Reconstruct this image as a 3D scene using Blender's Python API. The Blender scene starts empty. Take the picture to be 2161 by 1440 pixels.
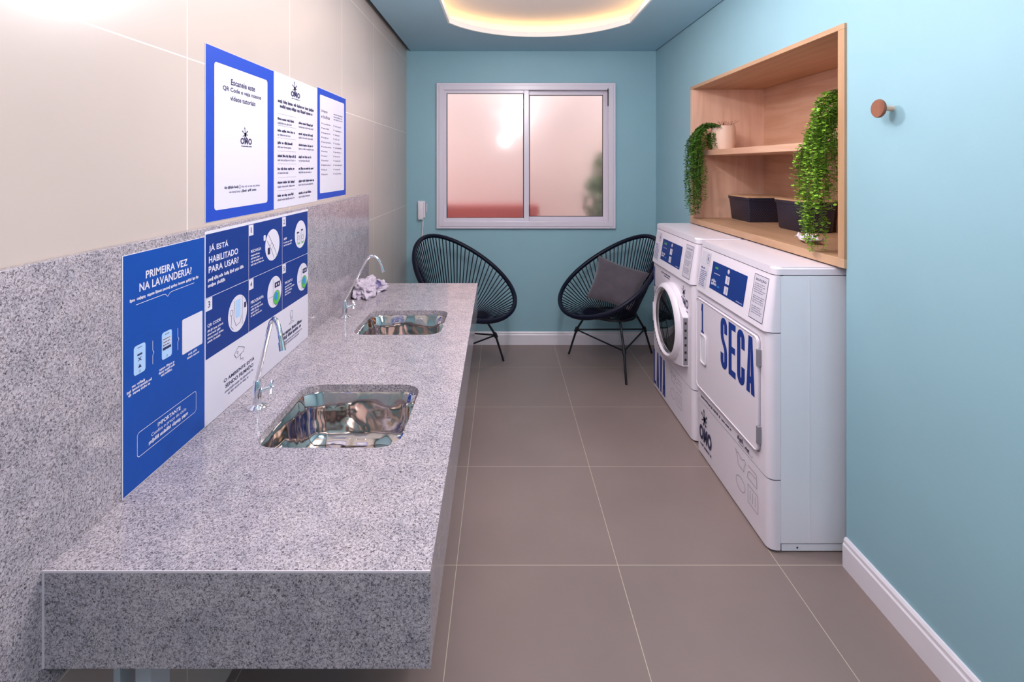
import bpy, bmesh, math, random
from mathutils import Vector, Matrix, noise
random.seed(7)
S = bpy.context.scene
COL = S.collection
PI = math.pi

# ------------------------------------------------------------------ camera, world, light, exposure
EYE = 1.488
cam = bpy.data.objects.new('camera', bpy.data.cameras.new('camera'))
COL.objects.link(cam)
cam.location = (0, 0, EYE)
cam.rotation_euler = (PI / 2, 0, 0)
cam.data.sensor_width = 36.0
cam.data.lens = 36.0 * 1037.0 / 2161.0
cam.data.shift_x = (1080.5 - 1060.0) / 2161.0
cam.data.shift_y = -(720.0 - 350.0) / 2161.0
cam.data.clip_start = 0.02
S.camera = cam
S.view_settings.view_transform = 'Standard'
S.view_settings.look = 'None'
S.view_settings.exposure = 0.45
S.view_settings.gamma = 1.0
S.view_settings.use_curve_mapping = False

W = bpy.data.worlds.new('world'); S.world = W
W.use_nodes = True
nt = W.node_tree
bg = nt.nodes['Background']
sky = nt.nodes.new('ShaderNodeTexSky'); sky.sky_type = 'NISHITA'
sky.sun_elevation = math.radians(50); sky.sun_rotation = math.radians(160); sky.sun_disc = False
nt.links.new(sky.outputs[0], bg.inputs[0])
bg.inputs[1].default_value = 0.48

def area(name, loc, size, power, color, rot=(0, 0, 0), sy=None):
    d = bpy.data.lights.new(name, 'AREA'); d.energy = power; d.color = color
    d.shape = 'RECTANGLE'; d.size = size; d.size_y = sy or size
    o = bpy.data.objects.new(name, d); COL.objects.link(o)
    o.location = loc; o.rotation_euler = rot
    return o
def point(name, loc, power, color, r):
    d = bpy.data.lights.new(name, 'POINT'); d.energy = power; d.color = color; d.shadow_soft_size = r
    o = bpy.data.objects.new(name, d); COL.objects.link(o); o.location = loc
LC = (1.0, 0.945, 0.985)
area('ceiling_light_panel', (0.30, -0.35, 2.41), 1.1, 5, LC, (math.radians(12), 0, 0), 1.0)
area('cove_fill_area', (0.25, 2.0, 2.545), 0.9, 9, LC, (0, 0, 0), 2.2)  # added area fill inside the cove, evens out the room light
point('overhead_fill', (0.20, 1.25, 2.10), 17, LC, 0.16)  # unseen fill light added overhead to brighten upper walls and ceiling
point('back_fill', (0.25, 2.05, 2.25), 20, LC, 0.04)  # second added fill, lifts the back wall and far ceiling
point('camera_flash', (0.05, -0.10, 1.92), 17, LC, 0.05)

# ------------------------------------------------------------------ materials
def srgb(h):
    h = h.lstrip('#')
    c = [int(h[i:i + 2], 16) / 255 for i in (0, 2, 4)]
    return tuple((x / 12.92 if x <= 0.04045 else ((x + 0.055) / 1.055) ** 2.4) for x in c) + (1,)
def mat(name, col, rough=0.5, metal=0.0, spec=0.5, var=0.0, scale=8.0, bump=0.0, bscale=60.0, bdist=0.004, bdetail=2, **kw):
    m = bpy.data.materials.new(name); m.use_nodes = True
    n, l = m.node_tree.nodes, m.node_tree.links
    b = n['Principled BSDF']
    c = srgb(col) if isinstance(col, str) else col
    b.inputs['Base Color'].default_value = c
    b.inputs['Roughness'].default_value = rough
    b.inputs['Metallic'].default_value = metal
    b.inputs['Specular IOR Level'].default_value = spec
    for k, v in kw.items(): b.inputs[k.replace('_', ' ')].default_value = v
    tc = n.new('ShaderNodeTexCoord')
    if var > 0:
        nz = n.new('ShaderNodeTexNoise'); nz.inputs['Scale'].default_value = scale; nz.inputs['Detail'].default_value = 3
        l.new(tc.outputs['Object'], nz.inputs['Vector'])
        r = n.new('ShaderNodeValToRGB')
        r.color_ramp.elements[0].position = 0.3; r.color_ramp.elements[1].position = 0.7
        r.color_ramp.elements[0].color = tuple(x * (1 - var) for x in c[:3]) + (1,)
        r.color_ramp.elements[1].color = tuple(min(1, x * (1 + var)) for x in c[:3]) + (1,)
        l.new(nz.outputs[0], r.inputs[0]); l.new(r.outputs[0], b.inputs['Base Color'])
    if bump > 0:
        nb = n.new('ShaderNodeTexNoise'); nb.inputs['Scale'].default_value = bscale; nb.inputs['Detail'].default_value = bdetail
        l.new(tc.outputs['Object'], nb.inputs['Vector'])
        bp = n.new('ShaderNodeBump'); bp.inputs['Strength'].default_value = bump; bp.inputs['Distance'].default_value = bdist
        l.new(nb.outputs[0], bp.inputs['Height']); l.new(bp.outputs[0], b.inputs['Normal'])
    return m
def emit(name, col, strength):
    m = bpy.data.materials.new(name); m.use_nodes = True
    b = m.node_tree.nodes['Principled BSDF']
    b.inputs['Emission Color'].default_value = col; b.inputs['Emission Strength'].default_value = strength
    b.inputs['Base Color'].default_value = (0.8, 0.8, 0.8, 1)
    return m
def tile_mat(name, base, grout, axes, loc, rough, spec, mortar=0.0016, var=0.05, coat=0.0):
    m = bpy.data.materials.new(name); m.use_nodes = True
    n, l = m.node_tree.nodes, m.node_tree.links; b = n['Principled BSDF']
    tc = n.new('ShaderNodeTexCoord'); sp = n.new('ShaderNodeSeparateXYZ'); cb = n.new('ShaderNodeCombineXYZ')
    l.new(tc.outputs['Object'], sp.inputs[0])
    l.new(sp.outputs[axes[0]], cb.inputs[0]); l.new(sp.outputs[axes[1]], cb.inputs[1])
    mp = n.new('ShaderNodeMapping'); mp.inputs['Location'].default_value = (-loc[0] + 6.0, -loc[1] + 6.0, 0)
    l.new(cb.outputs[0], mp.inputs[0])
    br = n.new('ShaderNodeTexBrick'); br.offset = 0; br.offset_frequency = 1; br.squash = 1
    br.inputs['Scale'].default_value = 1; br.inputs['Brick Width'].default_value = 0.6; br.inputs['Row Height'].default_value = 0.6
    br.inputs['Mortar Size'].default_value = mortar; br.inputs['Mortar Smooth'].default_value = 0.1
    l.new(mp.outputs[0], br.inputs['Vector'])
    nz = n.new('ShaderNodeTexNoise'); nz.inputs['Scale'].default_value = 2.2; nz.inputs['Detail'].default_value = 6
    l.new(tc.outputs['Object'], nz.inputs['Vector'])
    r = n.new('ShaderNodeValToRGB'); c = srgb(base)
    r.color_ramp.elements[0].position = 0.3; r.color_ramp.elements[1].position = 0.7
    r.color_ramp.elements[0].color = tuple(x * (1 - var) for x in c[:3]) + (1,)
    r.color_ramp.elements[1].color = tuple(x * (1 + var) for x in c[:3]) + (1,)
    l.new(nz.outputs[0], r.inputs[0])
    mx = n.new('ShaderNodeMix'); mx.data_type = 'RGBA'
    l.new(br.outputs['Fac'], mx.inputs[0]); l.new(r.outputs[0], mx.inputs[6]); mx.inputs[7].default_value = srgb(grout)
    l.new(mx.outputs[2], b.inputs['Base Color'])
    b.inputs['Roughness'].default_value = rough; b.inputs['Specular IOR Level'].default_value = spec
    return m
def granite(name, lift=1.0):
    m = bpy.data.materials.new(name); m.use_nodes = True
    n, l = m.node_tree.nodes, m.node_tree.links; b = n['Principled BSDF']
    tc = n.new('ShaderNodeTexCoord')
    n1 = n.new('ShaderNodeTexNoise'); n1.inputs['Scale'].default_value = 280; n1.inputs['Detail'].default_value = 2.5; n1.inputs['Distortion'].default_value = 1.2
    l.new(tc.outputs['Object'], n1.inputs['Vector'])
    r = n.new('ShaderNodeValToRGB'); e = r.color_ramp.elements
    e[0].position = 0.30; e[0].color = srgb('#4c484d')
    e[1].position = 0.64; e[1].color = srgb('#c8c0c7')
    x = e.new(0.41); x.color = srgb('#857e84')
    x = e.new(0.50); x.color = srgb('#aca4ab')
    l.new(n1.outputs[0], r.inputs[0])
    n2 = n.new('ShaderNodeTexNoise'); n2.inputs['Scale'].default_value = 22; n2.inputs['Detail'].default_value = 3
    l.new(tc.outputs['Object'], n2.inputs['Vector'])
    r2 = n.new('ShaderNodeValToRGB'); e = r2.color_ramp.elements
    e[0].position = 0.3; e[0].color = (0.80, 0.80, 0.82, 1); e[1].position = 0.62; e[1].color = (1, 0.98, 0.97, 1)
    l.new(n2.outputs[0], r2.inputs[0])
    mx = n.new('ShaderNodeMix'); mx.data_type = 'RGBA'; mx.blend_type = 'MULTIPLY'; mx.inputs[0].default_value = 1
    l.new(r.outputs[0], mx.inputs[6]); l.new(r2.outputs[0], mx.inputs[7])
    l.new(mx.outputs[2], b.inputs['Base Color'])
    b.inputs['Roughness'].default_value = 0.13; b.inputs['Specular IOR Level'].default_value = 0.5
    return m
def wood(name, c0, c1, axis=1, rough=0.45):
    m = bpy.data.materials.new(name); m.use_nodes = True
    n, l = m.node_tree.nodes, m.node_tree.links; b = n['Principled BSDF']
    tc = n.new('ShaderNodeTexCoord'); mp = n.new('ShaderNodeMapping')
    sc = [14, 14, 14]; sc[axis] = 1.2; mp.inputs['Scale'].default_value = sc
    l.new(tc.outputs['Object'], mp.inputs[0])
    nz = n.new('ShaderNodeTexNoise'); nz.inputs['Scale'].default_value = 1.6; nz.inputs['Detail'].default_value = 6; nz.inputs['Distortion'].default_value = 0.6
    l.new(mp.outputs[0], nz.inputs['Vector'])
    r = n.new('ShaderNodeValToRGB')
    r.color_ramp.elements[0].position = 0.3; r.color_ramp.elements[1].position = 0.62
    r.color_ramp.elements[0].color = srgb(c0); r.color_ramp.elements[1].color = srgb(c1)
    l.new(nz.outputs[0], r.inputs[0]); l.new(r.outputs[0], b.inputs['Base Color'])
    b.inputs['Roughness'].default_value = rough
    return m

M = dict(
    teal=mat('teal_paint', '#92b9c5', 0.55, spec=0.3, var=0.02, scale=3, bump=0.04, bscale=90),
    teal_lifted=mat('teal_paint_brightened', '#a2c8d8', 0.6, var=0.02, scale=3),  # wall teal lightened for the ceiling, standing in for missing light
    white_paint=mat('white_ceiling_paint', '#efeae6', 0.7),
    cove_white=mat('white_gypsum_edge', '#f1f2ee', 0.6),
    dark=mat('gap_shade', '#3a3d42', 0.9),
    skirting=mat('white_skirting', '#eae4ec', 0.35, var=0.02),
    walltile=tile_mat('beige_wall_tile', '#c2b4ac', '#efe6dc', (1, 2), (1.243, 1.761), 0.28, 0.5, 0.0016, 0.03),
    floortile=tile_mat('taupe_floor_tile', '#8b7a76', '#c8bba8', (0, 1), (-0.17, 1.83), 0.34, 0.45, 0.0012, 0.07),
    granite=granite('grey_granite'),
    steel=mat('polished_steel', (0.66, 0.60, 0.57, 1), 0.06, 1.0, bump=1.0, bscale=9.5, bdist=0.016, bdetail=0.7),
    chrome=mat('chrome', (0.86, 0.86, 0.88, 1), 0.06, 1.0),
    chrome_dull=mat('dull_chrome', (0.55, 0.56, 0.58, 1), 0.25, 1.0),
    enamel=mat('white_enamel', '#efe7f1', 0.28, var=0.01, scale=4),
    enamel_side=mat('white_enamel_side', '#f2f2fa', 0.3, var=0.01, scale=4),
    grey_plastic=mat('grey_plastic', '#8a8790', 0.4),
    joint=mat('pale_joint_and_glint', '#d8ced4', 0.4),
    gap=mat('door_gap_grey', '#a49eaa', 0.6),
    seam=mat('seam_shadow_gap', '#55525c', 0.8),
    glass_dark=mat('dark_porthole_glass', '#10181c', 0.04, spec=0.8),
    pvc=mat('white_window_frame', '#ded6e2', 0.22),
    gasket=mat('black_gasket', '#2a2228', 0.6),
    royal=mat('bright_royal_print', '#06479e', 0.5, spec=0.3, var=0.06, scale=10),
    blue=mat('royal_blue_print', '#1c46b4', 0.5, spec=0.3, var=0.04, scale=12),
    navy=mat('navy_print', '#0c3480', 0.5, spec=0.3),
    deepblue=mat('deep_blue_print', '#0b3690', 0.45),
    white_print=mat('white_paper', '#d8d4e0', 0.45),
    ink=mat('navy_ink', '#272b55', 0.5),
    greyink=mat('grey_ink', '#8a88a0', 0.5),
    ltblue=mat('pale_blue_print', '#a9c9ec', 0.45),
    green_print=mat('green_print', '#55b84a', 0.45),
    cyan_print=mat('cyan_print', '#2a86d8', 0.45),
    coat=mat('navy_cord_plastic', '#070c22', 0.45, spec=0.25),
    black_metal=mat('black_powder_coat', '#10131c', 0.4),
    velvet=mat('grey_velvet', '#4c444e', 0.85, var=0.18, scale=14, bump=0.5, bscale=40, Sheen_Weight=0.5),
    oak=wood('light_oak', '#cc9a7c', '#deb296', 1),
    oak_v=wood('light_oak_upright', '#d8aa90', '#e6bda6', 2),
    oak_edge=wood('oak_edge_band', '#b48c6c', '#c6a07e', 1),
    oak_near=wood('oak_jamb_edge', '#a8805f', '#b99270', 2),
    knob=wood('brown_knob_wood', '#7c4c3a', '#8f5c46', 2),
    knob_light=mat('pale_knob_wood', '#d9b9a4', 0.5, var=0.08, scale=30),
    ceramic=mat('pale_ceramic', '#e6c4b0', 0.35, var=0.03, scale=10),
    soil=mat('dark_soil', '#3b2d26', 0.95, var=0.3, scale=60, bump=0.6),
    twig=mat('dry_twig', '#7a4a42', 0.7, var=0.2, scale=30),
    leaf_dark=mat('dark_green_leaf', '#44741f', 0.5, var=0.55, scale=26),
    leaf_bright=mat('bright_green_leaf', '#7fa832', 0.5, var=0.6, scale=30),
    stem=mat('green_stem', '#4f6e26', 0.6, var=0.3, scale=30),
    bamboo=wood('bamboo_lid', '#c29a74', '#d8b28c', 1, 0.5),
    cloth=mat('lilac_cloth', '#c9bccb', 0.9, var=0.12, scale=40, bump=0.5, bscale=200),
    cloth_in=mat('violet_cloth_lining', '#8f86b8', 0.9, var=0.2, scale=60),
    plastic_white=mat('white_plastic', '#e9e2ea', 0.35),
    white_steel=mat('white_painted_steel', '#c9ccd2', 0.4),
    led=emit('warm_led', (1.0, 0.50, 0.17, 1), 8.0),
    peach=mat('peach_render', '#edc2ac', 0.8, var=0.06, scale=2),
    terracotta=mat('terracotta_paint', '#f2604a', 0.7),
    hedge=mat('hedge_leaf', '#8a9456', 0.6, var=0.3, scale=20),
    paving=mat('outdoor_paving', '#c9b9a8', 0.8, var=0.1, scale=5),
)
def weave_mat():
    m = bpy.data.materials.new('black_woven_plastic'); m.use_nodes = True
    n, l = m.node_tree.nodes, m.node_tree.links; b = n['Principled BSDF']
    tc = n.new('ShaderNodeTexCoord'); ch = n.new('ShaderNodeTexChecker'); ch.inputs['Scale'].default_value = 130
    l.new(tc.outputs['Object'], ch.inputs['Vector'])
    ch.inputs['Color1'].default_value = srgb('#3a3750'); ch.inputs['Color2'].default_value = srgb('#0a0a14')
    l.new(ch.outputs[0], b.inputs['Base Color'])
    bp = n.new('ShaderNodeBump'); bp.inputs['Strength'].default_value = 0.8; bp.inputs['Distance'].default_value = 0.002
    l.new(ch.outputs[1], bp.inputs['Height']); l.new(bp.outputs[0], b.inputs['Normal'])
    b.inputs['Roughness'].default_value = 0.4
    return m
M['weave'] = weave_mat()
def frosted():
    m = bpy.data.materials.new('frosted_glass'); m.use_nodes = True
    b = m.node_tree.nodes['Principled BSDF']
    b.inputs['Base Color'].default_value = (0.97, 0.95, 0.95, 1)
    b.inputs['Roughness'].default_value = 0.28
    b.inputs['Transmission Weight'].default_value = 1.0
    b.inputs['IOR'].default_value = 1.35
    b.inputs['Coat Weight'].default_value = 1.0; b.inputs['Coat Roughness'].default_value = 0.1
    return m
M['frosted'] = frosted()

# ------------------------------------------------------------------ geometry helpers
def tag(o, label=None, cat=None, group=None, kind=None):
    if label: o['label'] = label
    if cat: o['category'] = cat
    if group: o['group'] = group
    if kind: o['kind'] = kind
    return o
def thing(name, loc, label=None, cat=None, group=None, kind=None):
    o = bpy.data.objects.new(name, None); COL.objects.link(o); o.location = loc
    o.empty_display_size = 0.1
    return tag(o, label, cat, group, kind)
def origin_of(p):
    v = Vector((0, 0, 0))
    while p is not None:
        v += Vector(p.location); p = p.parent
    return v
def obj(name, bm, m, parent=None, smooth=False, at=None):
    """world-authored bmesh -> one mesh object; `at` sets its origin when top level"""
    base = origin_of(parent) if parent else Vector(at or (0, 0, 0))
    bmesh.ops.translate(bm, verts=bm.verts, vec=-base)
    bmesh.ops.recalc_face_normals(bm, faces=bm.faces)
    me = bpy.data.meshes.new(name); bm.to_mesh(me); bm.free()
    if smooth:
        for p in me.polygons: p.use_smooth = True
        try: me.set_sharp_from_angle(angle=math.radians(40))
        except Exception: pass
    me.materials.append(M[m] if isinstance(m, str) else m)
    o = bpy.data.objects.new(name, me); COL.objects.link(o)
    if parent: o.parent = parent
    else: o.location = base
    return o
def nb(): return bmesh.new()
def box(bm, x0, x1, y0, y1, z0, z1, bevel=0.0, seg=2):
    vs = [bm.verts.new(p) for p in ((x0, y0, z0), (x1, y0, z0), (x1, y1, z0), (x0, y1, z0), (x0, y0, z1), (x1, y0, z1), (x1, y1, z1), (x0, y1, z1))]
    fs = [bm.faces.new([vs[i] for i in f]) for f in ((0, 3, 2, 1), (4, 5, 6, 7), (0, 1, 5, 4), (1, 2, 6, 5), (2, 3, 7, 6), (3, 0, 4, 7))]
    if bevel > 0:
        es = list({e for f in fs for e in f.edges})
        bmesh.ops.bevel(bm, geom=es, offset=bevel, segments=seg, affect='EDGES', profile=0.5)
    return bm
def B(*a, **k): return box(nb(), *a, **k)
def prism(bm, pts, f, t0, t1):
    """pts 2D outline, f(a,b,t)->xyz, extruded from t0 to t1"""
    a = [bm.verts.new(f(p[0], p[1], t0)) for p in pts]; b = [bm.verts.new(f(p[0], p[1], t1)) for p in pts]
    bm.faces.new(a); bm.faces.new(b[::-1])
    n = len(pts)
    for i in range(n): bm.faces.new((a[i], b[i], b[(i + 1) % n], a[(i + 1) % n]))
    return bm
def tube(bm, pts, r, seg=8, closed=False, caps=True):
    pts = [Vector(p) for p in pts]; n = len(pts)
    rs = r if isinstance(r, (list, tuple)) else [r] * n
    rings = []; prev = None
    for i, p in enumerate(pts):
        if closed: d = (pts[(i + 1) % n] - pts[i - 1])
        else: d = pts[min(i + 1, n - 1)] - pts[max(i - 1, 0)]
        d = d.normalized() if d.length > 1e-9 else Vector((0, 0, 1))
        if prev is None:
            a = d.orthogonal().normalized()
        else:
            a = (prev - d * prev.dot(d)); a = a.normalized() if a.length > 1e-6 else d.orthogonal().normalized()
        prev = a; b = d.cross(a)
        rings.append([bm.verts.new(p + (a * math.cos(2 * PI * k / seg) + b * math.sin(2 * PI * k / seg)) * rs[i]) for k in range(seg)])
    m = n if closed else n - 1
    for i in range(m):
        A, C = rings[i], rings[(i + 1) % n]
        off = 0
        if closed and i == n - 1:
            off = min(range(seg), key=lambda s: (A[0].co - C[s].co).length)
        for k in range(seg):
            bm.faces.new((A[k], A[(k + 1) % seg], C[(k + 1 + off) % seg], C[(k + off) % seg]))
    if caps and not closed:
        bm.faces.new(rings[0]); bm.faces.new(rings[-1][::-1])
    return bm
def lathe(bm, prof, mtx=None, seg=32, cap0=True, cap1=True):
    """prof [(r,z)], revolved round local Z, placed by mtx"""
    mtx = mtx or Matrix()
    rings = [[bm.verts.new(mtx @ Vector((r * math.cos(2 * PI * k / seg), r * math.sin(2 * PI * k / seg), z))) for k in range(seg)] for r, z in prof]
    for A, C in zip(rings, rings[1:]):
        for k in range(seg): bm.faces.new((A[k], A[(k + 1) % seg], C[(k + 1) % seg], C[k]))
    if cap0: bm.faces.new(rings[0])
    if cap1: bm.faces.new(rings[-1][::-1])
    return bm
def T(x, y, z): return Matrix.Translation((x, y, z))
def bez(p0, p1, p2, p3, n=12):
    p0, p1, p2, p3 = map(Vector, (p0, p1, p2, p3)); out = []
    for i in range(n + 1):
        t = i / n; out.append(p0 * (1 - t) ** 3 + p1 * 3 * t * (1 - t) ** 2 + p2 * 3 * t * t * (1 - t) + p3 * t ** 3)
    return out
def rrect(x0, x1, y0, y1, r, n=5):
    pts = []
    for cx, cy, a in ((x1 - r, y1 - r, 0), (x0 + r, y1 - r, 90), (x0 + r, y0 + r, 180), (x1 - r, y0 + r, 270)):
        for i in range(n + 1):
            t = math.radians(a + 90 * i / n); pts.append((cx + r * math.cos(t), cy + r * math.sin(t)))
    return pts
def holed_slab(outer, holes, z0, z1):
    bm = nb(); es = []
    for loop in [outer] + holes:
        vs = [bm.verts.new((x, y, z0)) for x, y in loop]
        es += [bm.edges.new((vs[i], vs[(i + 1) % len(vs)])) for i in range(len(vs))]
    res = bmesh.ops.triangle_fill(bm, edges=es, use_beauty=True)
    fs = [f for f in res['geom'] if isinstance(f, bmesh.types.BMFace)]
    ext = bmesh.ops.extrude_face_region(bm, geom=fs)
    bmesh.ops.translate(bm, verts=[v for v in ext['geom'] if isinstance(v, bmesh.types.BMVert)], vec=(0, 0, z1 - z0))
    return bm

_tx = {}
def text_mesh(s, bold):
    k = (s, bold)
    if k not in _tx:
        c = bpy.data.curves.new('t', 'FONT'); c.body = s; c.size = 1; c.offset = bold; c.resolution_u = 3
        c.space_character = 1.0 + bold * 1.2
        o = bpy.data.objects.new('t', c); me = o.to_mesh()
        vs = [tuple(v.co) for v in me.vertices]; fs = [tuple(p.vertices) for p in me.polygons]
        o.to_mesh_clear(); bpy.data.objects.remove(o); bpy.data.curves.remove(c)
        _tx[k] = (vs, fs)
    return _tx[k]

class Print:
    """flat printing on a surface: (s, z, layer) -> xyz; sgn=+1 when s grows to the reader's right"""
    def __init__(self, f, sgn=1):
        self.f, self.sgn, self.b = f, sgn, {}
    def bm(self, part):
        if part not in self.b: self.b[part] = nb()
        return self.b[part]
    def poly(self, part, pts, l=1):
        bm = self.bm(part); bm.faces.new([bm.verts.new(self.f(s, z, l)) for s, z in pts])
    def rect(self, part, s0, z0, s1, z1, l=1): self.poly(part, [(s0, z0), (s1, z0), (s1, z1), (s0, z1)], l)
    def rr(self, part, s0, z0, s1, z1, r, l=1): self.poly(part, rrect(s0, s1, z0, z1, r, 4), l)
    def ell(self, part, s, z, a, b=None, l=1, n=28, a0=0, a1=360):
        b = b or a
        self.poly(part, [(s + a * math.cos(math.radians(a0 + (a1 - a0) * i / n)), z + b * math.sin(math.radians(a0 + (a1 - a0) * i / n))) for i in range(n + (a1 - a0 < 360))], l)
    def line(self, part, pts, w, l=1, closed=False):
        bm = self.bm(part); n = len(pts); L_, R_ = [], []
        def unit(p, q):
            dx, dz = q[0] - p[0], q[1] - p[1]; d_ = math.hypot(dx, dz) or 1
            return dx / d_, dz / d_
        for i, p in enumerate(pts):
            u0 = unit(pts[i - 1], p) if (closed or i > 0) else unit(p, pts[1])
            u1 = unit(p, pts[(i + 1) % n]) if (closed or i < n - 1) else u0
            mx, mz = -(u0[1] + u1[1]), u0[0] + u1[0]; ml = math.hypot(mx, mz)
            if ml < 1e-6: mx, mz, ml = -u1[1], u1[0], 1
            mx, mz = mx / ml, mz / ml
            k = (w / 2) / max(.45, mx * -u1[1] + mz * u1[0])
            L_.append(bm.verts.new(self.f(p[0] + mx * k, p[1] + mz * k, l))); R_.append(bm.verts.new(self.f(p[0] - mx * k, p[1] - mz * k, l)))
        for i in range(n if closed else n - 1):
            j = (i + 1) % n; bm.faces.new((L_[i], L_[j], R_[j], R_[i]))
    def circ(self, part, s, z, r, w, l=1, b=None, n=28):
        b = b or r
        self.line(part, [(s + r * math.cos(2 * PI * i / n), z + b * math.sin(2 * PI * i / n)) for i in range(n)], w, l, True)
    def text(self, part, t, left, right, z0, z1, l=2, bold=0.0):
        """fits the text's own bounds to the given box; left/right are s values as the reader sees them"""
        vs, fs = text_mesh(t, bold)
        xs = [v[0] for v in vs]; ys = [v[1] for v in vs]
        ax, bx, ay, by = min(xs), max(xs), min(ys), max(ys)
        self.n = getattr(self, 'n', 0) + 1
        bm = self.bm(part if '#' in part else part + '#text%d' % self.n)
        nv = [bm.verts.new(self.f(left + (v[0] - ax) / (bx - ax) * (right - left), z0 + (v[1] - ay) / (by - ay) * (z1 - z0), l)) for v in vs]
        for f in fs:
            try: bm.faces.new([nv[i] for i in f])
            except ValueError: pass
    def scrib(self, part, left, right, z, h, l=2, rnd=None):
        """a line of print too small to read: word-like runs of tiny strokes"""
        R = rnd or random; sg = 1 if right > left else -1; W_ = abs(right - left); x = 0
        bm = self.bm(part if '#' in part else part + '#fine')
        while x < W_ - h:
            wl = h * R.uniform(1.6, 5.0); e = min(W_, x + wl)
            while x < e - h * 0.3:
                w = h * R.uniform(0.25, 0.5)
                up = R.choice((0.75, 0.75, 0.8, 1.1)); dn = R.choice((0, 0, 0, -0.2))
                a, b_ = left + sg * x, left + sg * min(e, x + w)
                bm.faces.new([bm.verts.new(self.f(*q, l)) for q in ((a, z + dn * h), (b_, z + dn * h), (b_, z + up * h), (a, z + up * h))])
                x += w + h * 0.16
            x = e + h * 0.5
    def block(self, part, word, left, right, z0, z1, sw, l=1):
        """tall condensed sans capitals drawn as heavy strokes"""
        n = len(word); W_ = right - left; g = W_ * .045; cw = (W_ - g * (n - 1)) / n; H = z1 - z0
        for i, ch in enumerate(word):
            a = left + i * (cw + g); h = sw / 2; sg = 1 if cw > 0 else -1; aw = abs(cw)
            P = lambda x, y: (a + sg * x, z0 + y)
            q = part + '#glyph%s%d' % (ch, i)
            r = aw / 2 - h
            def arc(cx, cy, a0, a1, ry): return [P(cx + r * math.cos(math.radians(a0 + (a1 - a0) * k / 8)), cy + ry * math.sin(math.radians(a0 + (a1 - a0) * k / 8))) for k in range(9)]
            m = aw / 2; rr = r * 1.25
            if ch == 'S':
                self.line(q, [P(aw - h, H * .70)] + arc(m, H - h - rr, 0, 180, rr) + [P(h, H * .66), P(h + r * .25, H * .58), P(aw - h - r * .25, H * .42), P(aw - h, H * .34)] + arc(m, h + rr, 0, -180, rr) + [P(h, H * .30)], sw, l)
            elif ch == 'C':
                self.line(q, [P(aw - h, H * .66)] + arc(m, H - h - rr, 0, 180, rr) + arc(m, h + rr, 180, 360, rr) + [P(aw - h, H * .34)], sw, l)
            elif ch == 'E':
                for x0, y0, x1, y1 in ((0, 0, sw, H), (sw, 0, aw, sw), (sw, H - sw, aw, H), (sw, H / 2 - h, aw * .92, H / 2 + h)): self.poly(q, [P(x0, y0), P(x1, y0), P(x1, y1), P(x0, y1)], l)
            elif ch == 'L':
                for x0, y0, x1, y1 in ((0, 0, sw, H), (sw, 0, aw, sw)): self.poly(q, [P(x0, y0), P(x1, y0), P(x1, y1), P(x0, y1)], l)
            else:
                F = (lambda x, y: P(x, y)) if ch == 'A' else (lambda x, y: P(x, H - y))
                t = sw * .98
                self.poly(q, [F(0, 0), F(t, 0), F(m, H * .86), F(m, H), F(m - t * .55, H)], l)
                self.poly(q, [F(aw, 0), F(aw - t, 0), F(m, H * .86), F(m, H), F(m + t * .55, H)], l)
                if ch == 'A': self.poly(q, [F(m * .62, H * .18), F(aw - m * .62, H * .18), F(aw - m * .70, H * .30), F(m * .70, H * .30)], l + 1)
    def logo(self, part, left, right, z0, z1, l=2):
        """the laundry brand mark: splash above three heavy letters and a tag line"""
        w = right - left; h = z1 - z0
        self.n = getattr(self, 'n', 0) + 1; part = part.split('#')[0] + '#logo%d' % self.n
        self.text(part, 'OMO', left, right, z0 + h * 0.16, z0 + h * 0.52, l, 0.045)
        self.scrib(part, left + w * 0.08, right - w * 0.02, z0 + h * 0.03, h * 0.06, l)
        cx, cz = left + w * 0.42, z0 + h * 0.72
        for ang, r0, r1, rb in ((100, .07, .27, .035), (150, .06, .25, .03), (205, .05, .2, .025), (40, .05, .21, .04), (-5, .05, .16, .03), (-60, .03, .2, .05), (250, .04, .2, .04)):
            a = math.radians(ang); ux, uz = math.cos(a), math.sin(a)
            s = abs(w) * 1.15 * (1 if w > 0 else -1)
            P = lambda r, o: (cx + (ux * r - uz * o) * s, cz + (uz * r + ux * o) * abs(s))
            self.poly(part, [P(0.0, -rb * .7), P(r1 * .7, -rb * .45), P(r1 * .85, -rb), P(r1, -rb * .8), P(r1 * 1.1, 0), P(r1, rb * .8), P(r1 * .85, rb), P(r1 * .7, rb * .45), P(0.0, rb * .7)], l)
        self.ell(part, cx, cz, abs(w) * .09, abs(w) * .09, l, 12)
    def build(self, parent, mats, names):
        for k, bm in self.b.items():
            base, _, suf = k.partition('#')
            suf = suf.rstrip('0123456789')
            nm = {'text': 'lettering', 'fine': 'fine_print', 'logo': 'brand_mark', 'draw': 'line_drawing', 'glyphS': 'block_letter', 'glyphE': 'block_letter', 'glyphC': 'block_letter', 'glyphA': 'block_letter', 'glyphL': 'block_letter', 'glyphV': 'block_letter', 'card': 'label_card', 'step': 'step_number_square', 'round': 'round_picture', 'phone': 'phone_picture', 'box': 'blank_square', 'bottle': 'bottle_picture'}.get(suf) or names.get(base, base)
            o = obj(nm, bm, mats[base], parent)
            if suf == 'fine': o['kind'] = 'stuff'
PM = dict(royal='royal', white='white_print', navy='navy', blue='blue', deep='deepblue', ink='ink', grey='greyink', pale='ltblue', green='green_print', cyan='cyan_print', dark='coat', cream='white_print', seam='seam')
PN = dict(royal='royal_blue_panel', white='white_lettering', navy='navy_panel', blue='blue_border', deep='blue_lettering', ink='dark_lettering', grey='fine_print', pale='phone_picture', green='green_artwork', cyan='blue_artwork', cream='white_panel', seam='panel_seam')

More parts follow.
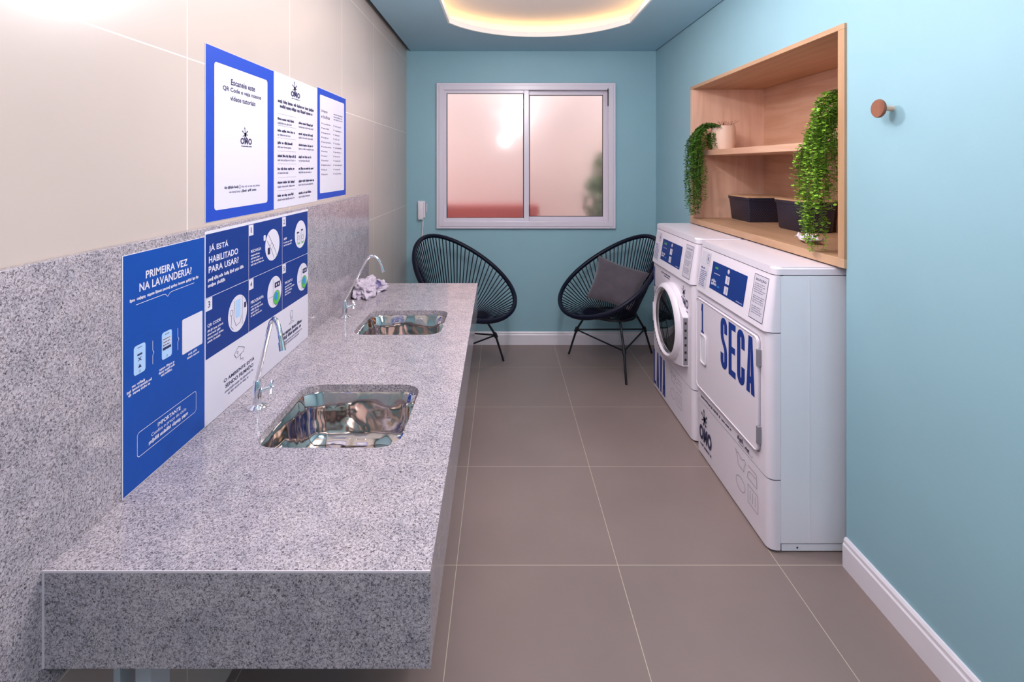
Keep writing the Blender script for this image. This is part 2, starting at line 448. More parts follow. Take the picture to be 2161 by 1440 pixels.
# ------------------------------------------------------------------ the room
XL, XR, YB, YF, ZC = -0.797, 1.280, 4.093, -1.5, 2.443
NY0, NY1, NZ0, NZ1 = 1.826, 3.320, 1.105, 2.022       # wall niche outline
def struct(name, bm, m, parent=None, **k):
    o = obj(name, bm, m, parent, **k)
    if parent is None: o['kind'] = 'structure'
    return o
struct('floor', B(XL - .1, 1.85, YF - .1, YB + .12, -0.06, 0), 'floortile')
struct('wall_left', B(XL - .12, XL, YF - .1, YB, 0, 2.70), 'walltile')
bm = nb()
WX0, WX1, WZ0, WZ1 = -0.545, 0.939, 0.967, 2.175
box(bm, XL - .12, WX0, YB, YB + .14, 0, 2.70); box(bm, WX1, 1.9, YB, YB + .14, 0, 2.70)
box(bm, WX0, WX1, YB, YB + .14, 0, WZ0); box(bm, WX0, WX1, YB, YB + .14, WZ1, 2.70)
struct('wall_back', bm, 'teal')
bm = nb()
box(bm, XR, 1.9, YF - .1, NY0 + .002, 0, 2.70); box(bm, XR, 1.9, 3.352, YB, 0, 2.70)
box(bm, XR, 1.9, NY0 + .002, 3.352, NZ1 - .001, 2.70); box(bm, 1.80, 1.9, NY0 + .002, 3.352, 0, NZ1 - .001)
box(bm, XR, 1.80, NY1 - .001, 3.352, NZ0, NZ1 - .001)
struct('wall_right', bm, 'teal')
struct('wall_front', B(XL - .12, 1.9, YF - .12, YF, 0, 2.70), 'teal')
# lowered ceiling with an arched cove opening, an LED strip behind its lip, upper ceiling above it
CX0, CX1, CYE, CYA = -0.352, 0.852, 3.28, 0.55
def arc_end(ya, sag, x0, x1, n=22):
    c = (x0 + x1) / 2; h = (x1 - x0) / 2; R = (h * h + sag * sag) / (2 * sag); a = math.asin(h / R)
    sg = 1 if sag > 0 else -1
    return [(c + R * math.sin(-a + 2 * a * i / n) * sg, ya + sag - R * (1 - math.cos(-a + 2 * a * i / n))) for i in range(n + 1)]
def opening(off):
    far = arc_end(CYE + off * .6, 0.355 + off * .4, CX0 - off, CX1 + off)
    near = arc_end(CYA - off * .6, -0.355 - off * .4, CX0 - off, CX1 + off)
    return far + near
def clean(loop):
    out = []
    for p in loop:
        if not out or math.dist(out[-1], p) > 1e-4: out.append(p)
    return out
op = clean(opening(0))
GX0, GX1 = XL + 0.034, XR - 0.010
struct('ceiling', holed_slab([(GX0, YF), (GX1, YF), (GX1, YB - .002), (GX0, YB - .002)], [clean(opening(0.012))], ZC, ZC + .034), 'teal_lifted')
def ring(inner, outer, z0, z1):
    bm = nb(); n = len(inner)
    r = [[bm.verts.new((p[0], p[1], z)) for p in L] for L, z in ((inner, z0), (outer, z0), (outer, z1), (inner, z1))]
    for j in range(4):
        A, C = r[j], r[(j + 1) % 4]
        for i in range(n): bm.faces.new((A[i], A[(i + 1) % n], C[(i + 1) % n], C[i]))
    return bm
struct('trim_1', ring(opening(0), opening(0.012), ZC - .0005, ZC + .036), 'cove_white')
struct('trim_2', ring(opening(0.13), opening(0.15), ZC + .034, 2.56), 'white_paint')
struct('ceiling_upper', B(XL, 1.28, YF, YB, 2.56, 2.60), 'white_paint')
led = obj('led_strip', ring(opening(0.075), opening(0.085), ZC + .035, ZC + .046), 'led')
tag(led, 'warm glowing light strip hidden behind the lip of the ceiling cove', 'light')
bm = nb(); box(bm, XL, GX0 + .02, YF, YB, ZC + .045, ZC + .055)  # dark sheet stands in for the shade inside the ceiling gap
struct('gap_shade_sheet', bm, 'dark')
# skirtings
def skirting(name, pts_fn, y0, y1):
    bm = nb(); prof = [(0, 0), (0.016, 0), (0.016, 0.082), (0.012, 0.088), (0.012, 0.100), (0.007, 0.108), (0, 0.108)]
    prism(bm, prof, pts_fn, y0, y1)
    struct(name, bm, 'skirting')
skirting('baseboard_right', lambda a, z, t: (XR - a, t, z), YF, NY0)
skirting('baseboard_back', lambda a, z, t: (t, YB - a, z), XL, XR)
skirting('trim_4', lambda a, z, t: (XR - a, t, z), 3.352, YB - .016)
# ------------------------------------------------------------------ window
win = thing('window_1', ((WX0 + WX1) / 2, YB, WZ0), kind='structure')
def frame(bm, x0, x1, z0, z1, w, y0, y1, bev=.003):
    box(bm, x0, x0 + w, y0, y1, z0, z1, bev); box(bm, x1 - w, x1, y0, y1, z0, z1, bev)
    box(bm, x0 + w, x1 - w, y0, y1, z0, z0 + w, bev); box(bm, x0 + w, x1 - w, y0, y1, z1 - w, z1, bev)
    return bm
bm = frame(nb(), WX0, WX1, WZ0, WZ1, .045, YB - .028, YB + .10)
frame(bm, WX0 + .02, WX1 - .02, WZ0 + .02, WZ1 - .02, .040, YB - .034, YB - .006)
obj('window_frame', bm, 'pvc', win)
def P(px, y): return (px - 1060) * y / 1037
ysl = YB + .0
sx0, sxm, sxn, sx1 = WX0 + .045, P(1105, ysl), P(1115, ysl), WX1 - .045
sl = obj('sash', frame(nb(), sx0 - .004, sxn + .004, WZ0 + .045, WZ1 - .045, .042, YB - .018, YB + .018), 'pvc', win)
sr = obj('sash', frame(nb(), sxm - .004, sx1 - .0, WZ0 + .045, WZ1 - .045, .050, YB + .022, YB + .056), 'pvc', win)
for s_, x0, x1, w, y in ((sl, sx0, sxn, .040, YB), (sr, sxm, sx1, .050, YB + .038)):
    z0, z1 = WZ0 + .045 + w, WZ1 - .045 - w
    obj('pane', B(x0 + w - .002, x1 - w + .002, y - .002, y + .002, z0 - .002, z1 + .002), 'frosted', s_)
    obj('gasket', frame(nb(), x0 + w - .002, x1 - w + .002, z0 - .002, z1 + .002, .006, y - .008, y - .003, 0), 'gasket', s_)
obj('catch', B(WX1 - .07, WX1 - .063, YB - .042, YB - .034, 1.98, 2.125), 'gasket', win)
# outside the window
struct('wall_outside', B(-2.2, 2.6, 5.6, 5.7, -.5, 3.4), 'peach')
struct('ground_outside', B(-2.2, 2.6, YB + .15, 5.6, -.56, -.5), 'paving')
pl = obj('planter_wall', B(-1.4, .34, 4.55, 4.75, -.5, 1.12, .01), 'terracotta', at=(-.5, 4.65, -.5))
tag(pl, 'low salmon red wall outside, blurred behind the left window pane', 'wall')
def leafcloud(bm, c, r, n, size):
    for i in range(n):
        v = Vector((random.gauss(0, 1), random.gauss(0, 1), random.gauss(0, 1))).normalized() * random.uniform(.3, 1) ** .5
        p = Vector(c) + Vector((v.x * r[0], v.y * r[1], v.z * r[2]))
        a = Vector((random.gauss(0, 1), random.gauss(0, 1), random.gauss(0, 1))).normalized(); b = a.orthogonal().normalized()
        s = size * random.uniform(.6, 1.2)
        bm.faces.new([bm.verts.new(p + q) for q in (a * s, b * s * .5, -a * s, -b * s * .5)])
sh = thing('garden_shrub', (1.15, 4.75, -.5), 'leafy green shrub outside, blurred at the right of the right pane', 'shrub')
bm = nb(); leafcloud(bm, (1.22, 4.70, 1.16), (.46, .25, .60), 1500, .05); obj('foliage', bm, 'hedge', sh)
bm = nb(); tube(bm, [(1.15, 4.75, -.5), (1.17, 4.76, .3), (1.2, 4.78, .9)], [.03, .025, .015]); obj('stem', bm, 'twig', sh)

# ------------------------------------------------------------------ granite counter and backsplash
CT = 0.805; CY0, CY1 = 0.828, 2.856; CXL = -0.775
def cxr(y): return -0.121 + (-0.143 + 0.121) * (y - CY0) / (CY1 - CY0)
SINKS = ((1.190, 1.533), (1.985, 2.320))
counter = thing('granite_counter', (-.45, 1.84, 0.64), 'long grey speckled granite counter with a deep apron, running along the tiled wall', 'counter')
holes = [rrect(-.612, -.252, y0, y1, .055, 6) for y0, y1 in SINKS]
obj('countertop', holed_slab([(CXL, CY0), (cxr(CY0), CY0), (cxr(CY1), CY1), (CXL, CY1)], holes, CT - .022, CT), 'granite', counter)
bm = nb()
f_ = lambda a, b, t: (a, b, t)
prism(bm, [(CXL, CY0), (cxr(CY0), CY0), (cxr(CY0) - .02, CY0 + .02), (CXL, CY0 + .02)], f_, .640, CT - .0222)
prism(bm, [(cxr(CY0), CY0), (cxr(CY1), CY1), (cxr(CY1) - .02, CY1 - .02), (cxr(CY0) - .02, CY0 + .02)], f_, .640, CT - .0222)
prism(bm, [(CXL, CY1), (cxr(CY1), CY1), (cxr(CY1) - .02, CY1 - .02), (CXL, CY1 - .02)], f_, .640, CT - .0222)
obj('apron', bm, 'granite', counter)
bm = nb(); box(bm, CXL, -.1212, CY0 - .0006, CY0 + .001, CT - .0035, CT + .0002); box(bm, CXL - .0005, CXL + .0035, CY0 - .0006, CY0 + .001, .640, CT - .0035)  # top strip paints the bevel's highlight; left strip is the stone joint
obj('edge_glint_joint', bm, 'joint', counter)
bs = obj('backsplash', B(XL + .001, CXL - .0005, -.8, CY1, .59, 1.325, .0015, 1), 'granite', at=(XL + .01, 1.5, .62))
tag(bs, 'grey granite backsplash slab standing behind the counter on the tiled wall', 'backsplash')
fr = thing('support_frame', (-.68, .93, 0), 'white painted steel support frame standing under the near end of the counter', 'frame')
obj('post', B(-.712, -.700, .90, .95, 0, .640), 'white_steel', fr)
obj('post', B(-.672, -.643, .90, .95, 0, .640), 'white_steel', fr)
obj('crossbar', B(-.700, -.672, .91, .94, .20, .24), 'white_steel', fr)
# sinks
for i, (y0, y1) in enumerate(SINKS):
    yc = (y0 + y1) / 2; xc = -.432
    sk = thing('sink_basin', (xc, yc, CT - .19), ('near', 'far')[i] + (' polished steel sink basin under the counter, below the larger tap' if i == 0 else ' polished steel sink basin under the counter, nearest the crumpled cloth'), 'sink', 'steel sinks in the granite counter')
    bm = nb(); loops = []
    hx, hy = .180, (y1 - y0) / 2
    for ins, z in ((-.022, CT - .0225), (-.004, CT - .0228), (0.0, CT - .030), (.008, CT - .08), (.016, CT - .135), (.026, CT - .155), (.045, CT - .166), (.085, CT - .172), (.14, CT - .175)):
        r = max(.02, .058 - ins * .2)
        loops.append([bm.verts.new((x, y, z)) for x, y in rrect(xc - hx + ins, xc + hx - ins, yc - hy + ins * .93, yc + hy - ins * .93, min(r, hy - ins * .93 - .001), 6)])
    for A, C in zip(loops, loops[1:]):
        for k in range(len(A)): bm.faces.new((A[k], A[(k + 1) % len(A)], C[(k + 1) % len(A)], C[k]))
    bm.faces.new(loops[-1])
    obj('bowl', bm, 'steel', sk, smooth=True)
    bm = nb(); lathe(bm, [(.034, 0), (.034, .003), (.022, .002), (.018, -.004)], T(xc, yc, CT - .1745), 24); obj('drain', bm, 'chrome_dull', sk, smooth=True)
# taps
def faucet(x, y, ang, label, hang):
    t = thing('faucet', (x, y, CT), label, 'tap', 'chrome taps on the granite counter')
    d = Vector((math.cos(ang), math.sin(ang), 0))
    def L(r, z): return Vector((x, y, CT + z)) + d * r
    bm = nb(); lathe(bm, [(.026, .0), (.026, .003), (.020, .007), (.0125, .011), (.0125, .060), (.0105, .066), (.0105, .074), (.008, .078)], T(x, y, CT), 28)
    obj('body', bm, 'chrome', t, smooth=True)
    pts = [L(0, .070), L(.004, .085)] + [L(.004 + (.088 * k / 6), .085 + .165 * k / 6) for k in range(1, 6)] + bez(L(.092, .250), L(.112, .292), L(.150, .285), L(.168, .222), 12)
    bm = nb(); tube(bm, pts, .0062, 12)
    obj('spout', bm, 'chrome', t, smooth=True)
    e = L(.172, .212); dv = (pts[-1] - pts[-3]).normalized()
    bm = nb(); tube(bm, [pts[-1] - dv * .004, pts[-1] + dv * .018], .0085, 16); obj('aerator', bm, 'chrome', t, smooth=True)
    h = Vector((math.cos(hang), math.sin(hang), 0)); c = Vector((x, y, CT + .045))
    bm = nb(); tube(bm, [c + h * .008, c + h * .034 + Vector((0, 0, .006))], .0055, 10)
    valve = obj('valve_stem', bm, 'chrome', t, smooth=True)
    c2 = c + h * .036 + Vector((0, 0, .006)); s1 = Vector((-h.y, h.x, 0)); s2 = Vector((0, 0, 1))
    bm = nb()
    for q in (s1 + s2, s1 - s2):
        q = q.normalized(); tube(bm, [c2 - q * .020, c2 - q * .006, c2 + q * .006, c2 + q * .020], [.0045, .003, .003, .0045], 8)
    tube(bm, [c2 - h * .004, c2 + h * .008], .006, 10)
    obj('cross_handle', bm, 'chrome', t, smooth=True)
faucet(-.6925, 1.389, math.radians(-44), 'nearer chrome swan neck tap beside the larger looking sink', math.radians(20))
faucet(-.7085, 2.213, math.radians(0), 'farther slim chrome swan neck tap beside the crumpled cloth', math.radians(25))
# crumpled cloth
ct = thing('crumpled_cloth', (-.70, 2.66, CT), 'crumpled pale lilac cloth lying on the far end of the counter against the backsplash', 'cloth')
def crumple(c, r, seed, amp):
    bm = nb(); bmesh.ops.create_icosphere(bm, subdivisions=5, radius=1)
    for v in bm.verts:
        p = v.co.copy()
        k = 1 + amp * noise.fractal(p * 1.3 + Vector((seed, 0, 0)), 1.0, 2.0, 3) + amp * .8 * abs(noise.noise(p * 2.6 + Vector((0, seed, 0)))) 
        q = Vector((p.x * r[0], p.y * r[1], p.z * r[2])) * k
        v.co = Vector(c) + q
        if v.co.z < CT + .0006: v.co.z = CT + .0006
        if v.co.x < CXL + .001: v.co.x = CXL + .001
    return bm
obj('fold', crumple((-.722, 2.61, CT + .028), (.048, .10, .052), 3.1, .55), 'cloth', ct, smooth=True)
obj('fold', crumple((-.688, 2.70, CT + .020), (.050, .055, .026), 8.4, .5), 'cloth', ct, smooth=True)
bm = nb(); lathe(bm, [(.001, .0), (.020, .004), (.028, .010), (.030, .014)], T(-.688, 2.655, CT + .040) @ Matrix.Rotation(math.radians(62), 4, 'X') @ Matrix.Diagonal((1.25, .8, 1, 1)), 20, cap0=False, cap1=False)
obj('lining', bm, 'cloth_in', ct, smooth=True)

# ------------------------------------------------------------------ posters on the tiled wall
def wallf(x): return lambda s, z, l: (x + .0012 + l * .0003, s, z)
def sheet(name, x, s0, s1, z0, z1, label):
    t = thing(name, (x, (s0 + s1) / 2, z0), label, 'poster', 'laundry notices stuck on the wall')
    obj('backing_sheet', B(x + .0003, x + .0012, s0, s1, z0, z1), 'white_print', t)
    return t, Print(wallf(x))
# upper row
t, p = sheet('notice_poster', XL, 1.316, 1.711, 1.334, 1.818, 'tall blue bordered poster with big white centre, nearest of the three above the backsplash')
p.rect('blue', 1.318, 1.335, 1.711, 1.817, 1); p.rr('cream', 1.357, 1.364, 1.664, 1.777, .010, 2)
p.text('ink', 'Escaneie este', 1.440, 1.580, 1.725, 1.743, 3, .026); p.text('ink', 'QR Code e veja nossos', 1.398, 1.620, 1.701, 1.718, 3, .026)
p.text('ink', 'vídeos tutoriais', 1.436, 1.582, 1.679, 1.694, 3, .026)
p.logo('ink', 1.492, 1.560, 1.545, 1.600, 3)
p.scrib('ink', 1.406, 1.480, 1.4215, .007, 3); p.circ('ink', 1.489, 1.4245, .005, .0014, 3); p.scrib('grey', 1.498, 1.612, 1.4215, .006, 3)
p.scrib('grey', 1.430, 1.500, 1.408, .006, 3); p.scrib('ink', 1.503, 1.590, 1.408, .007, 3)
p.build(t, PM, PN)
t, p = sheet('notice_poster', XL, 1.7115, 2.113, 1.336, 1.820, 'plain white poster with two columns of fine print, middle of the three above the backsplash')
p.logo('ink', 1.850, 1.932, 1.741, 1.800, 2)
p.scrib('ink', 1.742, 2.075, 1.715, .011, 2); p.scrib('ink', 1.758, 2.060, 1.697, .011, 2)
for k, z in enumerate((1.652, 1.610, 1.566, 1.519, 1.473, 1.424, 1.377)):
    for a, b in ((1.740, 1.895), (1.920, 2.085)):
        L_ = random.uniform(.55, 1.0)
        p.scrib('ink', a, a + (b - a) * random.uniform(.75, 1), z, .0085, 2); p.scrib('grey', a, a + (b - a) * L_, z - .014, .0065, 2)
    p.line('grey', [(1.740, z + .022), (1.895, z + .022)], .0008, 2)
p.build(t, PM, PN)
t, p = sheet('notice_poster', XL, 2.1135, 2.500, 1.339, 1.829, 'dark blue bordered poster of tiny lists, farthest of the three above the backsplash')
p.rect('blue', 2.1145, 1.341, 2.498, 1.827, 1); p.rr('cream', 2.142, 1.367, 2.470, 1.800, .008, 2)
p.text('ink', 'Limpeza', 2.158, 2.235, 1.722, 1.738, 3, .01); p.text('ink', 'e bolhas', 2.158, 2.265, 1.699, 1.714, 3, .01)
for z in (1.728, 1.716, 1.704): p.scrib('grey', 2.315, 2.445, z, .006, 3)
for k in range(12):
    z = 1.672 - k * .0205
    p.scrib('grey', 2.178, 2.178 + random.uniform(.05, .11), z, .006, 3); p.ell('ink', 2.165, z + .004, .004, None, 3, 8)
    p.scrib('grey', 2.335, 2.335 + random.uniform(.06, .11), z, .006, 3); p.ell('ink', 2.318, z + .004, .004, None, 3, 8)
p.build(t, PM, PN)
# lower row
t, p = sheet('instruction_poster', CXL, 1.000, 1.2775, .8065, 1.304, 'tall deep blue poster headed PRIMEIRA VEZ NA LAVANDERIA, stuck on the granite backsplash')
p.rect('royal', 1.0025, .8085, 1.2765, 1.3025, 1)
w = 'white'
p.text(w, 'PRIMEIRA VEZ', 1.066, 1.207, 1.243, 1.260, 2, .022); p.text(w, 'NA LAVANDERIA?', 1.047, 1.223, 1.219, 1.237, 2, .022)
p.scrib(w, 1.020, 1.252, 1.203, .006)
p.line(w, [(1.037, 1.194), (1.120, 1.194), (1.128, 1.193), (1.136, 1.186), (1.144, 1.193), (1.152, 1.194), (1.234, 1.194)], .0012, 2)
for a, b in ((1.031, 1.065), (1.116, 1.150)):
    ph = '#phone%d' % (a * 1000); p.rr('pale' + ph, a, 1.045, b, 1.107, .006, 2); p.line('ink#draw', [(a + .010, 1.101), (b - .010, 1.101)], .0012, 3); p.circ('ink#draw', (a + b) / 2, 1.0505, .0022, .0006, 3, n=10)
p.text('ink', 'X', 1.042, 1.054, 1.072, 1.080, 3, .03); p.poly('ink', [(1.043, 1.058), (1.053, 1.058), (1.048, 1.066)], 3); p.rect('ink', 1.041, 1.084, 1.055, 1.088, 3)
for z in (1.091, 1.084, 1.077): p.rr(w, 1.119, z - .0025, 1.147, z + .0025, .0012, 3); p.scrib('ink', 1.120, 1.144, z - .001, .0025, 4)
p.rr('ink', 1.119, 1.066, 1.147, 1.072, .0012, 3)
for s in (1.088, 1.172):
    p.line(w, [(s - .001, 1.101), (s - .001, 1.080), (s + .003, 1.074), (s - .001, 1.068), (s - .001, 1.049)], .0012, 2)
p.rr('white#box', 1.187, 1.030, 1.267, 1.115, .003, 2)
for a, b, z in ((1.026, 1.070, 1.0235), (1.012, 1.084, 1.016), (1.016, 1.081, 1.0085), (1.108, 1.160, 1.0245), (1.106, 1.161, 1.017), (1.114, 1.154, 1.0095), (1.210, 1.245, 1.0205), (1.206, 1.253, 1.012)):
    p.scrib(w, a, b, z, .0048)
p.line(w, rrect(1.041, 1.241, .868, .920, .007, 4), .0012, 2, True)
p.text(w, 'IMPORTANTE', 1.103, 1.181, .902, .911, 2, .022); p.text(w, 'Confira o preço do ciclo', 1.083, 1.202, .888, .898, 2, .005); p.scrib(w, 1.075, 1.208, .877, .0075)
p.build(t, PM, PN)
t, p = sheet('instruction_poster', CXL, 1.278, 1.957, .8065, 1.316, 'wide blue and white six-panel poster headed JÁ ESTÁ HABILITADO PARA USAR, beside the nearer tap')
p.rect('navy', 1.2815, .980, 1.953, 1.308, 1)
for s in (1.4985, 1.7265): p.line(w, [(s, .980), (s, 1.308)], .0014, 2)
p.line(w, [(1.281, 1.1405), (1.953, 1.1405)], .0014, 2)
p.text(w, 'JÁ ESTÁ', 1.295, 1.387, 1.257, 1.280, 2, .022); p.text(w, 'HABILITADO', 1.295, 1.438, 1.230, 1.248, 2, .022); p.text(w, 'PARA USAR?', 1.294, 1.441, 1.204, 1.222, 2, .022)
p.scrib(w, 1.291, 1.469, 1.183, .0085); p.scrib(w, 1.291, 1.385, 1.167, .0085)
for n_, s, z0, z1 in (('1', 1.4985, 1.273, 1.306), ('2', 1.7265, 1.273, 1.306), ('3', 1.2815, 1.106, 1.139), ('4', 1.4985, 1.107, 1.139), ('5', 1.7265, 1.107, 1.139)):
    p.rect('white#step' + n_, s, z0, s + .0285, z1, 2); p.text('ink', n_, s + (.012 if n_ == '1' else .009), s + (.0165 if n_ == '1' else .019), z0 + .008, z1 - .008, 3, .01)
for word, s0, s1, z0, z1, n_ in (('RECARGA', 1.512, 1.576, 1.219, 1.228, 4), ('APP', 1.738, 1.764, 1.223, 1.232, 2), ('QR CODE', 1.289, 1.350, 1.061, 1.071, 4), ('PROGRAMA', 1.511, 1.592, 1.061, 1.071, 4), ('PRONTO', 1.748, 1.811, 1.065, 1.074, 4)):
    p.text(w, word, s0, s1, z0, z1, 2, .022)
    for k in range(n_): p.scrib(w, s0, s0 + random.uniform(.05, .085), z0 - .011 - k * .0095, .005)
for i, (s, z) in enumerate(((1.654, 1.222), (1.883, 1.226), (1.437, 1.057), (1.669, 1.060), (1.903, 1.058))):
    p.ell('white#round%d' % i, s, z, .0515, .0525, 2, 36)
    i_ = 'ink#draw%d' % i
    if i == 0:
        p.line(i_, [(s - .030, z + .038), (s - .002, z + .006), (s + .018, z - .020), (s + .030, z - .040)], .0014, 3)
        p.line(i_, [(s - .040, z + .020), (s - .020, z - .002), (s - .004, z - .022), (s + .010, z - .046)], .0014, 3)
        p.line(i_, [(s - .020, z - .002), (s - .005, z + .008), (s + .006, z - .002), (s - .008, z - .014)], .0014, 3)
        p.rr(i_, s - .035, z - .028, s - .018, z - .006, .003, 3); p.rr(w, s - .062, z + .022, s - .048, z + .040, .003, 2)
    elif i == 1:
        p.line(i_, [(s - .030, z + .010), (s - .030, z - .030), (s - .006, z - .030), (s - .006, z + .010)], .0012, 3)
        p.line(i_, [(s + .006, z + .010), (s + .006, z - .030), (s + .030, z - .030), (s + .030, z + .010)], .0012, 3)
        p.circ(i_, s - .018, z - .012, .008, .0012, 3, n=16); p.circ(i_, s + .018, z - .012, .008, .0012, 3, n=16)
        p.rect(i_, s - .034, z + .006, s - .014, z + .012, 3); p.rect(i_, s + .004, z + .012, s + .022, z + .018, 3); p.rect('green#draw', s - .026, z - .036, s - .004, z - .032, 3); p.rect('green#draw', s + .008, z - .036, s + .028, z - .032, 3)
    elif i == 2:
        p.rr('pale', s - .012, z - .012, s + .014, z + .040, .003, 3)
        p.circ(i_, s - .034, z + .010, .008, .0012, 3, n=14); p.line(i_, [(s - .034, z + .002), (s - .036, z - .030), (s - .024, z - .040)], .0014, 3)
        p.line(i_, [(s - .018, z + .040), (s - .022, z - .010), (s - .010, z - .034), (s + .012, z - .030), (s + .020, z - .012)], .0014, 3)
        p.line(i_, [(s + .024, z + .044), (s + .024, z - .040)], .0012, 3); p.rect(i_, s + .034, z + .006, s + .046, z + .022, 3)
    else:
        p.rect(i_, s + .000, z + .012, s + .040, z + .030, 3); p.ell(w, s + .012, z + .021, .004, None, 4, 10); p.ell(w, s + .028, z + .021, .004, None, 4, 10)
        p.line(i_, [(s - .012, z + .046), (s - .012, z - .044)], .0012, 3); p.line(i_, [(s - .044, z - .012), (s - .012, z - .012)], .0012, 3)
        p.ell('green#draw%d' % (i + 10), s + .014, z - .024, .022, .024, 3, 22); p.ell('cyan#draw%d' % (i + 10), s + .010, z - .018, .012, .014, 4, 18)
        p.circ(i_, s + .014, z - .022, .024, .0012, 5, n=22)
p.text('ink', 'O AMBIENTE ESTÁ', 1.365, 1.532, .884, .896, 2, .022); p.text('ink', 'SENDO FILMADO', 1.373, 1.526, .866, .877, 2, .022)
p.scrib('grey', 1.370, 1.526, .8535, .006); p.scrib('grey', 1.385, 1.500, .843, .006)
p.line('ink#draw20', [(1.418, .942), (1.440, .958), (1.474, .944), (1.468, .934), (1.430, .928), (1.4185, .9415)], .0013, 2)
p.line('ink#draw20', [(1.452, .932), (1.452, .916), (1.466, .916), (1.466, .908)], .0013, 2); p.circ('ink#draw20', 1.436, .942, .0035, .001, 2, n=10)
p.circ('ink#draw21', 1.803, .945, .012, .0013, 2, n=20); p.line('ink#draw21', [(1.797, .934), (1.797, .926), (1.809, .926), (1.809, .934)], .0013, 2); p.line('ink#draw21', [(1.780, .912), (1.803, .920), (1.826, .912), (1.780, .912)], .0013, 2)
p.scrib('ink', 1.716, 1.900, .887, .0115); p.scrib('ink', 1.724, 1.890, .871, .0115); p.scrib('grey', 1.700, 1.898, .858, .006); p.scrib('grey', 1.730, 1.870, .848, .006)
p.build(t, PM, PN)

